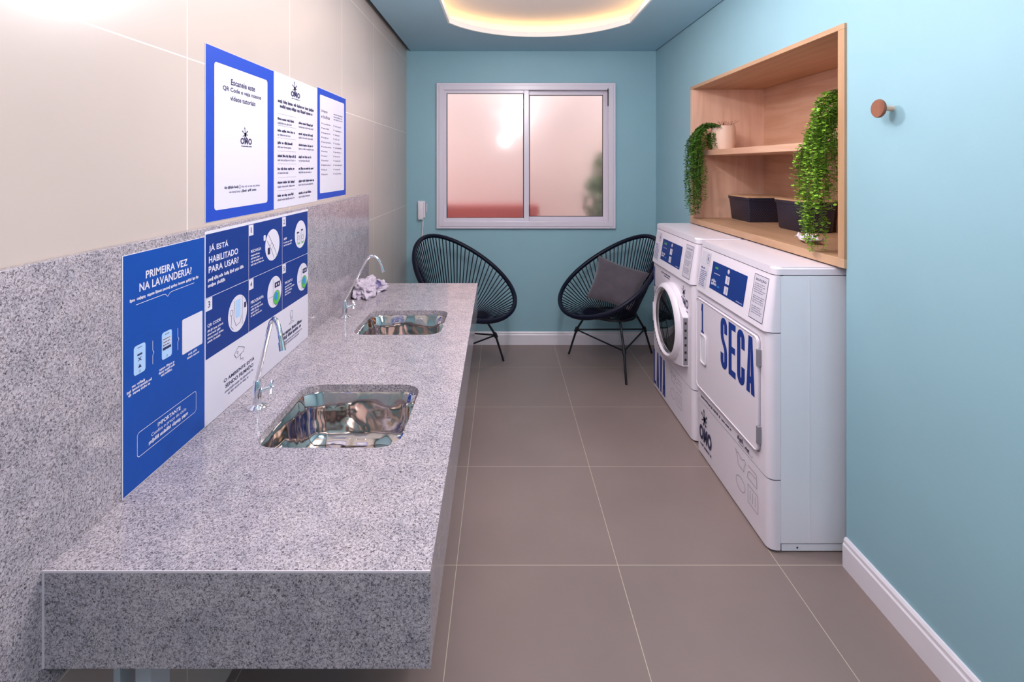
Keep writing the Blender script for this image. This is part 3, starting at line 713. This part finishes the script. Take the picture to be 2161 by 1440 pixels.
# ------------------------------------------------------------------ laundry machines
XF = 1.022
def machine(y0, y1, kind):
    dry = kind == 'dryer'
    label = ('white tumble dryer lettered SECA on its door, the nearer laundry machine' if dry
             else 'white front loading washing machine with round glass door, lettered LAVA, beyond the dryer')
    t = thing('tumble_dryer' if dry else 'washing_machine', ((XF + 1.74) / 2, (y0 + y1) / 2, 0), label, 'dryer' if dry else 'washing machine')
    bm = nb(); box(bm, 1.069, 1.742, y0 + .002, y1 - .002, .034, 1.064, .003)
    box(bm, 1.075, 1.742, y0 + .004, y1 - .004, .006, .030)
    cab = obj('cabinet', bm, 'enamel_side', t)
    bm = nb(); box(bm, 1.180, 1.183, y0 + .0010, y0 + .003, .045, 1.05); obj('side_crease', bm, 'enamel', cab)
    def rounded(x0, x1, z0, z1, r=.030, f=None):
        pts = []
        for cy, a0 in ((y1 - r, 90), (y0 + r, 180)):
            for i in range(7):
                a = math.radians(a0 + 90 * i / 6); pts.append((x0 + r + r * math.cos(a), cy + r * math.sin(a)))
        pts = [(x1, y1)] + pts + [(x1, y0)]
        return prism(nb(), pts, f or (lambda a, b, tt: (a, b, tt)), z0, z1)
    obj('front_panel', rounded(XF, 1.068, .281, .842), 'enamel', t, smooth=True)
    obj('toe_panel', rounded(XF + .002, 1.068, .010, .276), 'enamel', t, smooth=True)
    bm = rounded(1.012, 1.068, .8465, 1.0645, .030)
    for v in bm.verts:
        k = (v.co.z - .8465) / (1.0645 - .8465); v.co.x = 1.068 - (1.068 - v.co.x) * (1 - k * .62)
    obj('console', bm, 'enamel', t, smooth=True)
    bm = rounded(1.044, 1.742, 1.068, 1.0985, .028)
    es = [e for e in bm.edges if all(abs(v.co.z - 1.0985) < 1e-5 for v in e.verts)]
    bmesh.ops.bevel(bm, geom=es, offset=.008, segments=3, affect='EDGES')
    obj('top_cover', bm, 'enamel', t, smooth=True)
    for z0, z1, x in ((.277, .281, XF + .006), (.8425, .8465, 1.028), (1.0645, 1.068, 1.052)):
        bm = rounded(x, 1.07, z0 - .001, z1 + .001, .028)
        for v in bm.verts: v.co.y = min(max(v.co.y, y0 + .0025), y1 - .0025)
        obj('panel_seam', bm, 'seam', t)
    # console face
    def cf(s, z, l):
        k = (z - .8465) / (1.0645 - .8465); return (1.068 - .056 * (1 - k * .62) - .0006 - l * .0003, s, z)
    c = Print(cf, -1)
    D = y0
    a, b = D + .531, D + .192                                     # display, reader's left and right
    c.rr('navy', b, .889, a, 1.020, .003, 1)
    c.scrib('green', a - .035, a - .085, .990, .012, 2); c.scrib('white', a - .030, a - .095, .966, .004, 2)
    for z in (.9265, .9120): c.scrib('white', a - .014, a - .075, z, .0115, 2)
    c.scrib('cyan', a - .080, a - .105, .910, .009, 2)
    c.scrib('white', b + .065, b + .012, .896, .004, 2)
    for z0 in (.898, .945):
        for j in range(2): c.rr('cream#bottle%d' % (z0 * 1000 + j), a - .190 + j * .020 - .0, z0, a - .190 + j * .020 + .018, z0 + .036, .002, 2)
        c.rect('grey', a - .180, z0 + .012, a - .176, z0 + .026, 3)
    c.ell('grey', a - .171, 1.002, .012, None, 2, 20); c.ell('white', a - .171, 1.003, .009, None, 3, 18)
    # info card with dark outline
    q0, q1 = D + .138, D + .033
    c.rect('cream#card1', q1, .869, q0, 1.045, 1); c.line('ink', [(q1, .869), (q0, .869), (q0, 1.045), (q1, 1.045)], .0022, 2, True)
    c.text('ink', 'SELEÇÃO', q0 - .012, q1 + .014, 1.020, 1.032, 2, .022)
    for k in range(15):
        if k in (5, 10): continue
        c.scrib('grey', q0 - .010, q1 + random.uniform(.008, .03), 1.008 - k * .0083, .0042, 2)
    # label left of the display
    s0 = D + .690
    c.rect('cream#card2', D + .560, .985, D + .665, 1.050, 1); c.circ('ink', D + .587, 1.018, .018, .002, 2, n=24, b=.022); c.ell('grey', D + .587, 1.018, .009, .012, 2, 16)
    c.rect('cream#card3', D + .572, .868, D + .662, .980, 1); c.scrib('deep', D + .655, D + .610, .962, .010, 2)
    for k in range(9): c.scrib('deep', D + .655, D + random.uniform(.578, .60), .950 - k * .009, .0045, 2)
    c.build(t, PM, {**PN, 'navy': 'display_panel', 'cream': 'label_card'})
    ff = Print(lambda s, z, l: (XF - .0004 - l * .0003, s, z), -1)
    def icons(s_, dz=0.0):
        """four outline laundry signs: shirt, iron shape, drum, rack"""
        W_ = .0016; k = 'ink#draw30'
        q = [(.000, .250), (-.008, .236), (-.014, .240), (-.020, .212), (-.022, .196), (-.074, .193), (-.076, .214), (-.088, .232), (-.082, .246), (-.068, .240), (-.060, .234), (-.044, .234), (-.030, .244), (-.018, .244)]
        ff.line(k, [(s_ + a, z + dz) for a, z in q], W_, 1, True)
        k = 'ink#draw31'; ff.circ(k, s_ - .045, .124 + dz, .040, W_, 1, b=.028)
        k = 'ink#draw32'; ff.line(k, [(s_ - .108, .243 + dz), (s_ - .176, .243 + dz), (s_ - .180, .190 + dz), (s_ - .104, .190 + dz), (s_ - .108, .214 + dz), (s_ - .124, .224 + dz), (s_ - .172, .224 + dz)], W_, 1)
        k = 'ink#draw33'; ff.line(k, [(s_ - .108, .092 + dz), (s_ - .188, .092 + dz), (s_ - .188, .164 + dz), (s_ - .108, .164 + dz)], W_, 1, True)
        for j in range(3): ff.line(k, [(s_ - .128 - .020 * j, .108 + dz), (s_ - .128 - .020 * j, .150 + dz)], W_, 1)
    if dry:
        # door with rim, handle, hinges
        dr = obj('door', prism(nb(), rrect(1.950, 2.562, .350, .806, .022, 5), lambda a, b, tt: (tt, a, b), XF - .009, XF + .004), 'enamel', t, smooth=True)
        bm = nb(); tube(bm, [(XF - .009, a, b) for a, b in rrect(1.951, 2.561, .351, .805, .022, 5)], .0032, 8, closed=True); obj('door_rim', bm, 'enamel', dr, smooth=True)
        bm = nb(); prism(bm, rrect(1.943, 2.569, .343, .813, .026, 5), lambda a, b, tt: (tt, a, b), XF - .0006, XF + .001); obj('door_gap', bm, 'gap', dr)
        bm = nb(); tube(bm, [(XF - .013, a, b) for a, b in rrect(2.440, 2.500, .495, .635, .012, 5)], .0045, 8, closed=True)
        h = obj('handle', bm, 'plastic_white', dr, smooth=True)
        obj('handle_recess', B(XF - .012, XF - .008, 2.446, 2.494, .500, .630), 'enamel_side', h)
        for z0, z1 in ((.695, .762), (.388, .458)): obj('hinge', B(XF - .016, XF - .0005, 1.936, 1.949, z0, z1, .001), 'grey_plastic', dr)
        dp = Print(lambda s, z, l: (XF - .0094 - l * .0003, s, z), -1)
        dp.block('deep', 'SECA', 2.279, 1.972, .558, .792, .029)
        dp.rect('deep', 2.478, .650, 2.494, .790, 1); dp.poly('deep', [(2.494, .790), (2.500, .762), (2.500, .748), (2.494, .752)], 1); dp.rect('deep', 2.468, .642, 2.502, .652, 1)
        dp.build(dr, PM, PN)
        ff.scrib('ink', 2.524, 2.30, .302, .011, 1); ff.scrib('ink', 2.29, 2.19, .302, .011, 1)
        ff.scrib('ink', 2.135, 2.085, .303, .018, 1); ff.circ('ink', 2.098, .304, .018, .0016, 1, b=.010); ff.scrib('ink', 2.07, 2.025, .297, .012, 1); ff.line('ink', [(2.130, .293), (2.010, .292), (2.006, .300)], .0016, 1)
        ff.logo('ink', 2.545, 2.400, .052, .262, 1)
        icons(2.152)
    else:
        cy, cz = 2.940, .562
        R = .225
        pts = [(cy + R * math.cos(math.radians(a)), cz + R * math.sin(math.radians(a))) for a in range(-100, -252 - 1, -8)][::-1] if False else \
              [(cy + R * math.cos(math.radians(a)), cz + R * math.sin(math.radians(a))) for a in range(-100, 133, 8)]
        pts += [(2.700, .655), (2.700, .385), (2.83, .352)]
        dr = obj('door', prism(nb(), pts, lambda a, b, tt: (tt, a, b), XF - .032, XF + .001), 'enamel', t, smooth=True)
        Rm = T(XF - .032, cy, cz) @ Matrix.Rotation(-PI / 2, 4, 'Y')
        bm = nb(); lathe(bm, [(.222, 0), (.218, .012), (.206, .024), (.196, .026), (.190, .020), (.186, .006)], Rm, 56, cap0=False, cap1=False)
        obj('bezel', bm, 'enamel', dr, smooth=True)
        bm = nb(); lathe(bm, [(.187, .010), (.183, .014), (.178, .010), (.174, .004)], Rm, 56, cap0=False, cap1=False); obj('chrome_ring', bm, 'chrome_dull', dr, smooth=True)
        bm = nb(); lathe(bm, [(.186, .004), (.17, .010), (.14, .016), (.10, .020), (.05, .022), (.001, .0225)], Rm, 56); obj('door_glass', bm, 'glass_dark', dr, smooth=True)
        bm = nb(); box(bm, XF - .060, XF - .030, 3.128, 3.150, .50, .62, .006); obj('handle', bm, 'plastic_white', dr, smooth=True)
        bm = nb()
        for k in range(22):
            a = math.radians(-75 + k * 6.2); Q = Rm @ Vector((0, 0, 0))
            u, v = cy + .207 * math.cos(a), cz + .207 * math.sin(a)
            box(bm, XF - .0585, XF - .053, u - .0025, u + .0025, v - .004, v + .004)
        obj('vent_dimple', bm, 'seam', dr)
        bm = nb(); box(bm, XF - .028, XF - .003, 2.6985, 2.7005, .392, .650); hg = obj('hinge_plate', bm, 'grey_plastic', dr)
        bm = nb()
        for k in range(6): box(bm, XF - .021, XF - .010, 2.6975, 2.6990, .415 + k * .04, .428 + k * .04)
        obj('screw_row', bm, 'gasket', hg)
        ff.rect('deep', 3.285, .690, 3.300, .815, 1); ff.poly('deep', [(3.300, .815), (3.306, .79), (3.306, .778), (3.300, .782)], 1); ff.rect('deep', 3.276, .684, 3.310, .693, 1)
        ff.scrib('ink', 3.16, 2.98, .806, .008, 1); ff.scrib('ink', 3.10, 3.00, .792, .007, 1)
        ff.logo('ink', 2.815, 2.700, .672, .815, 1)
        fl = Print(lambda s, z, l: (XF + .002 - .0006 - l * .0003, s, z), -1)
        fl.block('deep', 'LAVA', 3.318, 3.085, .030, .258, .0225)
        fl.build(t, PM, PN)
        icons(2.985)
    ff.build(t, PM, {**PN, 'ink': 'printed_marks'})
    bm = nb(); lathe(bm, [(.0035, 0), (.0035, .0012)], T(1.135, y0 + .004, .018) @ Matrix.Rotation(PI / 2, 4, 'X'), 12); obj('screw', bm, 'gasket', cab)
    for x in (1.10, 1.68):
        for y in (y0 + .06, y1 - .06):
            bm = nb(); lathe(bm, [(.02, 0), (.02, .008)], T(x, y, 0), 16); obj('foot', bm, 'gasket', t)
    return t
machine(1.887, 2.590, 'dryer')
machine(2.636, 3.336, 'washer')

# ------------------------------------------------------------------ oak shelving unit in the niche
un = thing('wall_shelving_unit', (1.5, 2.57, NZ0), 'light oak box shelving unit built into the teal wall above the laundry machines', 'shelf')
NX0, NX1, th = 1.270, 1.765, .035
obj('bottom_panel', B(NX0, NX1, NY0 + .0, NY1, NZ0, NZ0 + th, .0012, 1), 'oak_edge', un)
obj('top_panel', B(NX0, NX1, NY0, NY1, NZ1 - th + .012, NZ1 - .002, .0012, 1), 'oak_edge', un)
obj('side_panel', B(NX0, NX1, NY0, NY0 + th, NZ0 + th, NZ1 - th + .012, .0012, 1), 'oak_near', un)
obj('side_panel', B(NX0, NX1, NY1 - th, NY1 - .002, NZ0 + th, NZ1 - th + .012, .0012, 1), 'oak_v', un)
obj('back_panel', B(NX1 - .016, NX1, NY0 + th, NY1 - th, NZ0 + th, NZ1 - th + .012), 'oak', un)
obj('middle_shelf', B(1.325, NX1 - .016, NY0 + th, NY1 - th, 1.555, 1.590, .0012, 1), 'oak', un)
NF = NZ0 + th
# baskets
def basket(x0, x1, y0, y1, h, r, label, rot=0):
    t = thing('storage_basket', ((x0 + x1) / 2, (y0 + y1) / 2, NF), label, 'basket', 'lidded black baskets in the wall shelving')
    c = Vector(((x0 + x1) / 2, (y0 + y1) / 2, 0)); hx, hy = (x1 - x0) / 2, (y1 - y0) / 2
    R_ = Matrix.Rotation(rot, 4, 'Z')
    def loop(bm, g, z, rr): return [bm.verts.new(c + (R_ @ Vector((x, y, 0))) + Vector((0, 0, z))) for x, y in rrect(-hx - g, hx + g, -hy - g, hy + g, rr, 5)]
    bm = nb(); ls = [loop(bm, g, NF + z, r) for g, z in ((-.016, .0), (-.011, .006), (-.004, h * .6), (0, h - .022), (.004, h - .020), (.004, h - .006), (.0, h - .006))]
    for A, C in zip(ls, ls[1:]):
        for k in range(len(A)): bm.faces.new((A[k], A[(k + 1) % len(A)], C[(k + 1) % len(A)], C[k]))
    bm.faces.new(ls[0]); bm.faces.new(ls[-1])
    obj('basket_body', bm, 'weave', t, smooth=True)
    bm = nb(); ls = [loop(bm, g, NF + z, r) for g, z in ((.004, h - .0055), (.006, h - .004), (.006, h + .002), (.003, h + .004))]
    for A, C in zip(ls, ls[1:]):
        for k in range(len(A)): bm.faces.new((A[k], A[(k + 1) % len(A)], C[(k + 1) % len(A)], C[k]))
    bm.faces.new(ls[0]); bm.faces.new(ls[-1])
    obj('lid', bm, 'bamboo', t)
basket(1.502, 1.715, 3.005, 3.262, .156, .012, 'black woven basket with bamboo lid, the farther one beneath the small pale pot')
basket(1.540, 1.735, 2.520, 2.800, .165, .045, 'rounded black woven basket with bamboo lid, partly behind the bright trailing plant')
# crumpled white tag
bm = nb()
g = 9
vs = [[None] * g for _ in range(g)]
for i in range(g):
    for j in range(g):
        u, v = i / (g - 1) - .5, j / (g - 1) - .5
        vs[i][j] = bm.verts.new((1.385 + u * .075 + v * .02, 2.215 + v * .135, NF + .004 + .022 * abs(noise.noise(Vector((u * 4, v * 5, 2.2)))) * 2 + .03 * abs(v)))
for i in range(g - 1):
    for j in range(g - 1): bm.faces.new((vs[i][j], vs[i + 1][j], vs[i + 1][j + 1], vs[i][j + 1]))
ext = bmesh.ops.extrude_face_region(bm, geom=list(bm.faces)); bmesh.ops.translate(bm, verts=[v for v in ext['geom'] if isinstance(v, bmesh.types.BMVert)], vec=(0, 0, -.003))
tag(obj('paper_wrapper', bm, 'plastic_white', at=(1.385, 2.235, NF)), 'small crumpled white wrapper lying on the oak shelf below the bright trailing plant', 'wrapper')
# plants
def strand(bl, bs, pts, size, dens, spread):
    """one trailing stem with pairs of little rounded leaves"""
    n = len(pts)
    tube(bs, pts, .0008, 4)
    acc = 0
    for i in range(n - 1):
        a, b = pts[i], pts[i + 1]; d = (b - a); L = d.length
        while acc < L:
            p = a + d * (acc / L)
            ph = random.uniform(0, 2 * PI)
            for s in (0, PI):
                dirv = Vector((math.cos(ph + s), math.sin(ph + s), random.uniform(-.5, .35))).normalized()
                q = size * random.uniform(.6, 1.4); side = dirv.cross(Vector((random.gauss(0, .4), random.gauss(0, .4), 1))).normalized()
                b0 = p + dirv * spread
                nn = dirv.cross(side) * q * .12
                bl.faces.new([bl.verts.new(b0 + w_) for w_ in (Vector(), dirv * q * .3 + side * q * .5 + nn, dirv * q * .8 + side * q * .46 + nn, dirv * q * 1.1, dirv * q * .8 - side * q * .46 + nn, dirv * q * .3 - side * q * .5 + nn)])
            acc += dens * random.uniform(.7, 1.3)
        acc -= L
def wig(pts, a):
    return [Vector(p) + Vector((random.gauss(0, a), random.gauss(0, a), random.gauss(0, a * .3))) for p in pts]
def pot(t, x, y, z, r, h, twigs=True):
    bm = nb(); lathe(bm, [(r * .86, 0), (r * .92, .004), (r, h * .35), (r, h * .8), (r * .97, h), (r * .88, h), (r * .88, h - .02)], T(x, y, z), 36)
    obj('pot', bm, 'ceramic', t, smooth=True)
    bm = nb(); lathe(bm, [(r * .875, h - .019), (r * .4, h - .012), (.001, h - .010)], T(x, y, z), 24); obj('soil', bm, 'soil', t)
# far plant on the middle shelf
px_, py_, pz_ = 1.408, 3.13, 1.590
t = thing('potted_trailing_plant', (px_, py_, pz_), 'dark green trailing plant in a pale ceramic pot, far end of oak shelf', 'plant')
pot(t, px_, py_, pz_, .072, .150)
bm = nb()
for k in range(34):
    a = random.uniform(0, 2 * PI); r = random.uniform(0, .055); l_ = random.uniform(.02, .055)
    p0 = Vector((px_ + r * math.cos(a), py_ + r * math.sin(a), pz_ + .136)); o_ = Vector((math.cos(a), math.sin(a), 0)) * random.uniform(.0, .04)
    tube(bm, [p0, p0 + o_ * .5 + Vector((0, 0, l_ * .6)), p0 + o_ + Vector((random.gauss(0, .006), random.gauss(0, .006), l_))], .0009, 4)
obj('dry_stems', bm, 'twig', t)
bl, bs_ = nb(), nb()
for k in range(46):
    u = random.random()
    ex, ey = 1.205 + random.random() * .075, 3.09 + u * .17
    x0, y0 = px_ - .055 + random.gauss(0, .012), py_ + random.gauss(0, .03)
    top = 1.755 - .025 * random.random() - max(0, (1.27 - ex)) * .9
    zend = random.choice((random.uniform(1.14, 1.25), random.uniform(1.2, 1.45))) if u > .45 else random.uniform(1.22, 1.5)
    if ex < 1.225: zend = max(zend, 1.20)
    pts = bez((x0, y0, 1.735), (x0 - .05, y0, 1.79 - random.random() * .03), (ex + .02, ey, top + .02), (ex, ey, top - .07), 8)
    zz = pts[-1].z
    m_ = max(2, int((zz - zend) / .03))
    pts += [Vector((ex - .008 * math.sin(j * .5 + k), ey + .010 * math.cos(j * .45 + k * 2.3), zz - (zz - zend) * j / m_)) for j in range(1, m_ + 1)]
    strand(bl, bs_, pts, .011, .010, .002)
for k in range(12):
    y0 = 3.10 + random.random() * .12
    pts = bez((px_ - .06, y0, 1.70), (1.34, y0, 1.70), (1.32, y0 - .02, 1.64), (1.30 + random.random() * .05, y0 - .03, 1.600), 6)
    strand(bl, bs_, pts, .011, .009, .002)
obj('foliage', bl, 'leaf_dark', t); obj('stems', bs_, 'stem', t)
# near plant
px_, py_ = 1.455, 1.945
t = thing('potted_trailing_plant', (px_, py_, pz_), 'bright green trailing plant spilling over the near end of the oak shelf', 'plant')
pot(t, px_, py_, pz_, .068, .135)
bl, bs_ = nb(), nb()
for k in range(72):
    u = random.random()
    ey = 1.885 + u * .165; ex = 1.212 + random.random() * .085
    if ex > 1.262 : ey = max(ey, 1.885)
    x0, y0 = px_ - .05 + random.gauss(0, .012), py_ + random.gauss(0, .022)
    top = 1.80 - .26 * max(0, u - .12) - random.random() * .03
    if u < .38: zend = random.uniform(1.30, 1.56)
    elif u < .78: zend = random.choice((random.uniform(1.135, 1.2), random.uniform(1.2, 1.5)))
    else: zend = random.uniform(1.30, 1.55)
    if u > .5 and random.random() < .25: zend = random.uniform(1.16, 1.24)
    pts = bez((x0, y0, 1.715), (x0 - .03, y0, 1.80), (ex + .06, ey, top + .02), (ex, ey, top - .05), 8)
    zz = pts[-1].z; m_ = max(2, int((zz - zend) / .03))
    ecy = 1.965
    pts += [Vector((ex - .009 * math.sin(j * .5 + k * 1.7), ey + (ecy - ey) * .35 * (j / m_) ** 2 * (1 if zend < 1.25 else .3) + .010 * math.cos(j * .45 + k * 2.3), zz - (zz - zend) * j / m_)) for j in range(1, m_ + 1)]
    strand(bl, bs_, pts, .0115, .0135, .003)
obj('foliage', bl, 'leaf_bright', t); obj('stems', bs_, 'stem', t)

# ------------------------------------------------------------------ wooden wall hook
hk = thing('wall_hook', (XR, 1.613, 1.676), 'round brown wooden knob hook on the teal wall right of the shelving', 'hook')
Rm = T(XR, 1.613, 1.676) @ Matrix.Rotation(-PI / 2, 4, 'Y')
bm = nb(); lathe(bm, [(.010, -.001), (.0085, .004), (.0075, .020), (.009, .032), (.020, .037), (.029, .040)], Rm, 28); obj('peg', bm, 'knob_light', hk, smooth=True)
bm = nb(); lathe(bm, [(.029, .0402), (.0305, .042), (.0305, .047), (.028, .050)], Rm, 36); obj('knob_face', bm, 'knob', hk, smooth=True)
# ------------------------------------------------------------------ handset on the back wall
hs = thing('wall_handset', (-.665, YB, 1.02), 'small white wall-mounted handset with a thin white cord, above the left woven chair', 'intercom')
obj('cradle', B(-.703, -.640, YB - .014, YB - .001, 1.055, 1.195, .004), 'plastic_white', hs)
obj('handset', B(-.698, -.652, YB - .036, YB - .0145, 1.040, 1.190, .008, 3), 'plastic_white', hs, smooth=True)
bm = nb(); tube(bm, [(-.629, YB - .006, 1.10), (-.629, YB - .008, 1.175)], .004, 8)
tube(bm, [(-.672, YB - .015, 1.045)] + [(-.665 + .004 * math.sin(k * 1.1), YB - .012 + .003 * math.cos(k * 1.3), 1.03 - k * .03) for k in range(0, 14)], .0028, 8)
tube(bm, [(-.655, YB - .015, 1.05), (-.657, YB - .008, 1.0), (-.662, YB - .008, .95), (-.664, YB - .008, .62)], .0024, 8)
obj('cord', bm, 'plastic_white', hs, smooth=True)

# ------------------------------------------------------------------ string chairs
def string_chair(cx, cy, cz, az, tilt, fcx, fcy, faz, label):
    t = thing('string_chair', (fcx, fcy, 0), label, 'chair', 'navy string chairs at the back wall')
    Wd, Ld, kk, bend = .731, .888, -.161, -.0086
    f = Vector((math.cos(az), math.sin(az), 0)); lat = Vector((-f.y, f.x, 0)); up = -f * math.cos(tilt) + Vector((0, 0, math.sin(tilt))); n = lat.cross(up)
    C = Vector((cx, cy, cz)); F = Vector((fcx, fcy, 0))
    def rim(a): return C + lat * (Wd / 2 * math.cos(a) * (1 + kk * math.sin(a))) + up * (Ld / 2 * math.sin(a)) + n * (bend * math.cos(a) ** 2)
    N = 96
    bm = nb(); tube(bm, [rim(2 * PI * i / N) for i in range(N)], .0165, 10, closed=True); obj('rim', bm, 'coat', t, smooth=True)
    zr = .372
    hub = F + Vector((0, 0, .335)) + f * .02
    # lower ring carrying the legs
    def low(a, r, z): return F + f * (.01) + (lat * math.cos(a) - f * math.sin(a)) * r + Vector((0, 0, z))
    bm = nb(); tube(bm, [low(2 * PI * i / 40, .165, zr) for i in range(40)], .008, 8, closed=True); obj('seat_ring', bm, 'black_metal', t, smooth=True)
    bm = nb(); NC = 70
    for i in range(NC):
        a = 2 * PI * (i + .5) / NC
        p0 = rim(a); p1 = low(a, .160, zr + .012); p2 = low(a, .035, zr - .028)
        m1 = p0.lerp(p1, .5) + Vector((0, 0, -.012))
        tube(bm, [p0, m1, p1, p1.lerp(p2, .5) + Vector((0, 0, -.010)), p2], .0041, 6, caps=False)
    for rr_, zz in ((.035, zr - .028),):
        tube(bm, [low(2 * PI * i / 20, rr_, zz) for i in range(20)], .006, 6, closed=True)
    obj('string_seat', bm, 'coat', t, smooth=True)
    nodes = []
    for k in (-60, 60, 180):
        a = faz + math.radians(k); d_ = Vector((math.cos(a), math.sin(a), 0))
        top, mid, ft = F + d_ * .190 + Vector((0, 0, .385)), F + d_ * (.318 if k == 180 else .300) + Vector((0, 0, .205)), F + d_ * (.397 if k == 180 else .365) + Vector((0, 0, .003))
        nodes.append(mid)
        bm = nb(); tube(bm, [F + d_ * .155 + Vector((0, 0, zr)), top.lerp(mid, .12), mid, ft], [.008, .0085, .0085, .0075], 10); lg = obj('leg', bm, 'black_metal', t, smooth=True)
        bm = nb(); tube(bm, [mid - Vector((0, 0, .016)) + d_ * .007, mid + Vector((0, 0, .016)) - d_ * .007], .0145, 12); obj('joint', bm, 'black_metal', lg, smooth=True)
    bm = nb()
    for i in range(3): tube(bm, [nodes[i], nodes[(i + 1) % 3]], .0062, 8)
    obj('brace', bm, 'black_metal', t, smooth=True)
    return t
string_chair(-.2921, 3.5872, .6917, math.radians(-41.7), .5924, -.337, 3.627, math.radians(-42), 'navy string armchair in the left corner, half hidden by the granite counter')
string_chair(.8054, 3.6335, .6886, 3.584, .6092, .841, 3.697, math.radians(210), 'navy string armchair holding a grey cushion, beside the washing machine')
# cushion
TL, BL, TR = Vector((.752, 3.83, .790)), Vector((.622, 3.655, .505)), Vector((1.085, 3.60, .702))
BR = Vector((.915, 3.47, .455))
nrm = (TR - TL).cross(BL - TL).normalized()
if nrm.y > 0: nrm = -nrm
G = 22
bm = nb(); A_ = [[[None] * (G + 1) for _ in range(G + 1)] for _ in range(2)]
for s in range(2):
    for i in range(G + 1):
        for j in range(G + 1):
            u, v = i / G, j / G
            e = 4 * u * (1 - u), 4 * v * (1 - v)
            pin = .05 * (1 - e[1]) * 0
            uu = .5 + (u - .5) * (1 - .10 * e[1] * (abs(2 * u - 1))); vv = .5 + (v - .5) * (1 - .10 * e[0] * (abs(2 * v - 1)))
            p_ = (TL * (1 - uu) + TR * uu) * (1 - vv) + (BL * (1 - uu) + BR * uu) * vv
            h_ = .058 * (e[0] * e[1]) ** .42
            wr = .007 * noise.noise(Vector((u * 5, v * 5, s * 3))) * e[0] * e[1]
            if s == 1 and (i in (0, G) or j in (0, G)): A_[1][i][j] = A_[0][i][j]; continue
            A_[s][i][j] = bm.verts.new(p_ + nrm * ((1 if s == 0 else -1) * (h_ + wr) - .0))
for s in range(2):
    for i in range(G):
        for j in range(G): bm.faces.new((A_[s][i][j], A_[s][i + 1][j], A_[s][i + 1][j + 1], A_[s][i][j + 1]))
tag(obj('cushion', bm, 'velvet', at=tuple((TL + BR) / 2), smooth=True), 'dark grey velvet cushion leaning in the right string chair', 'cushion')
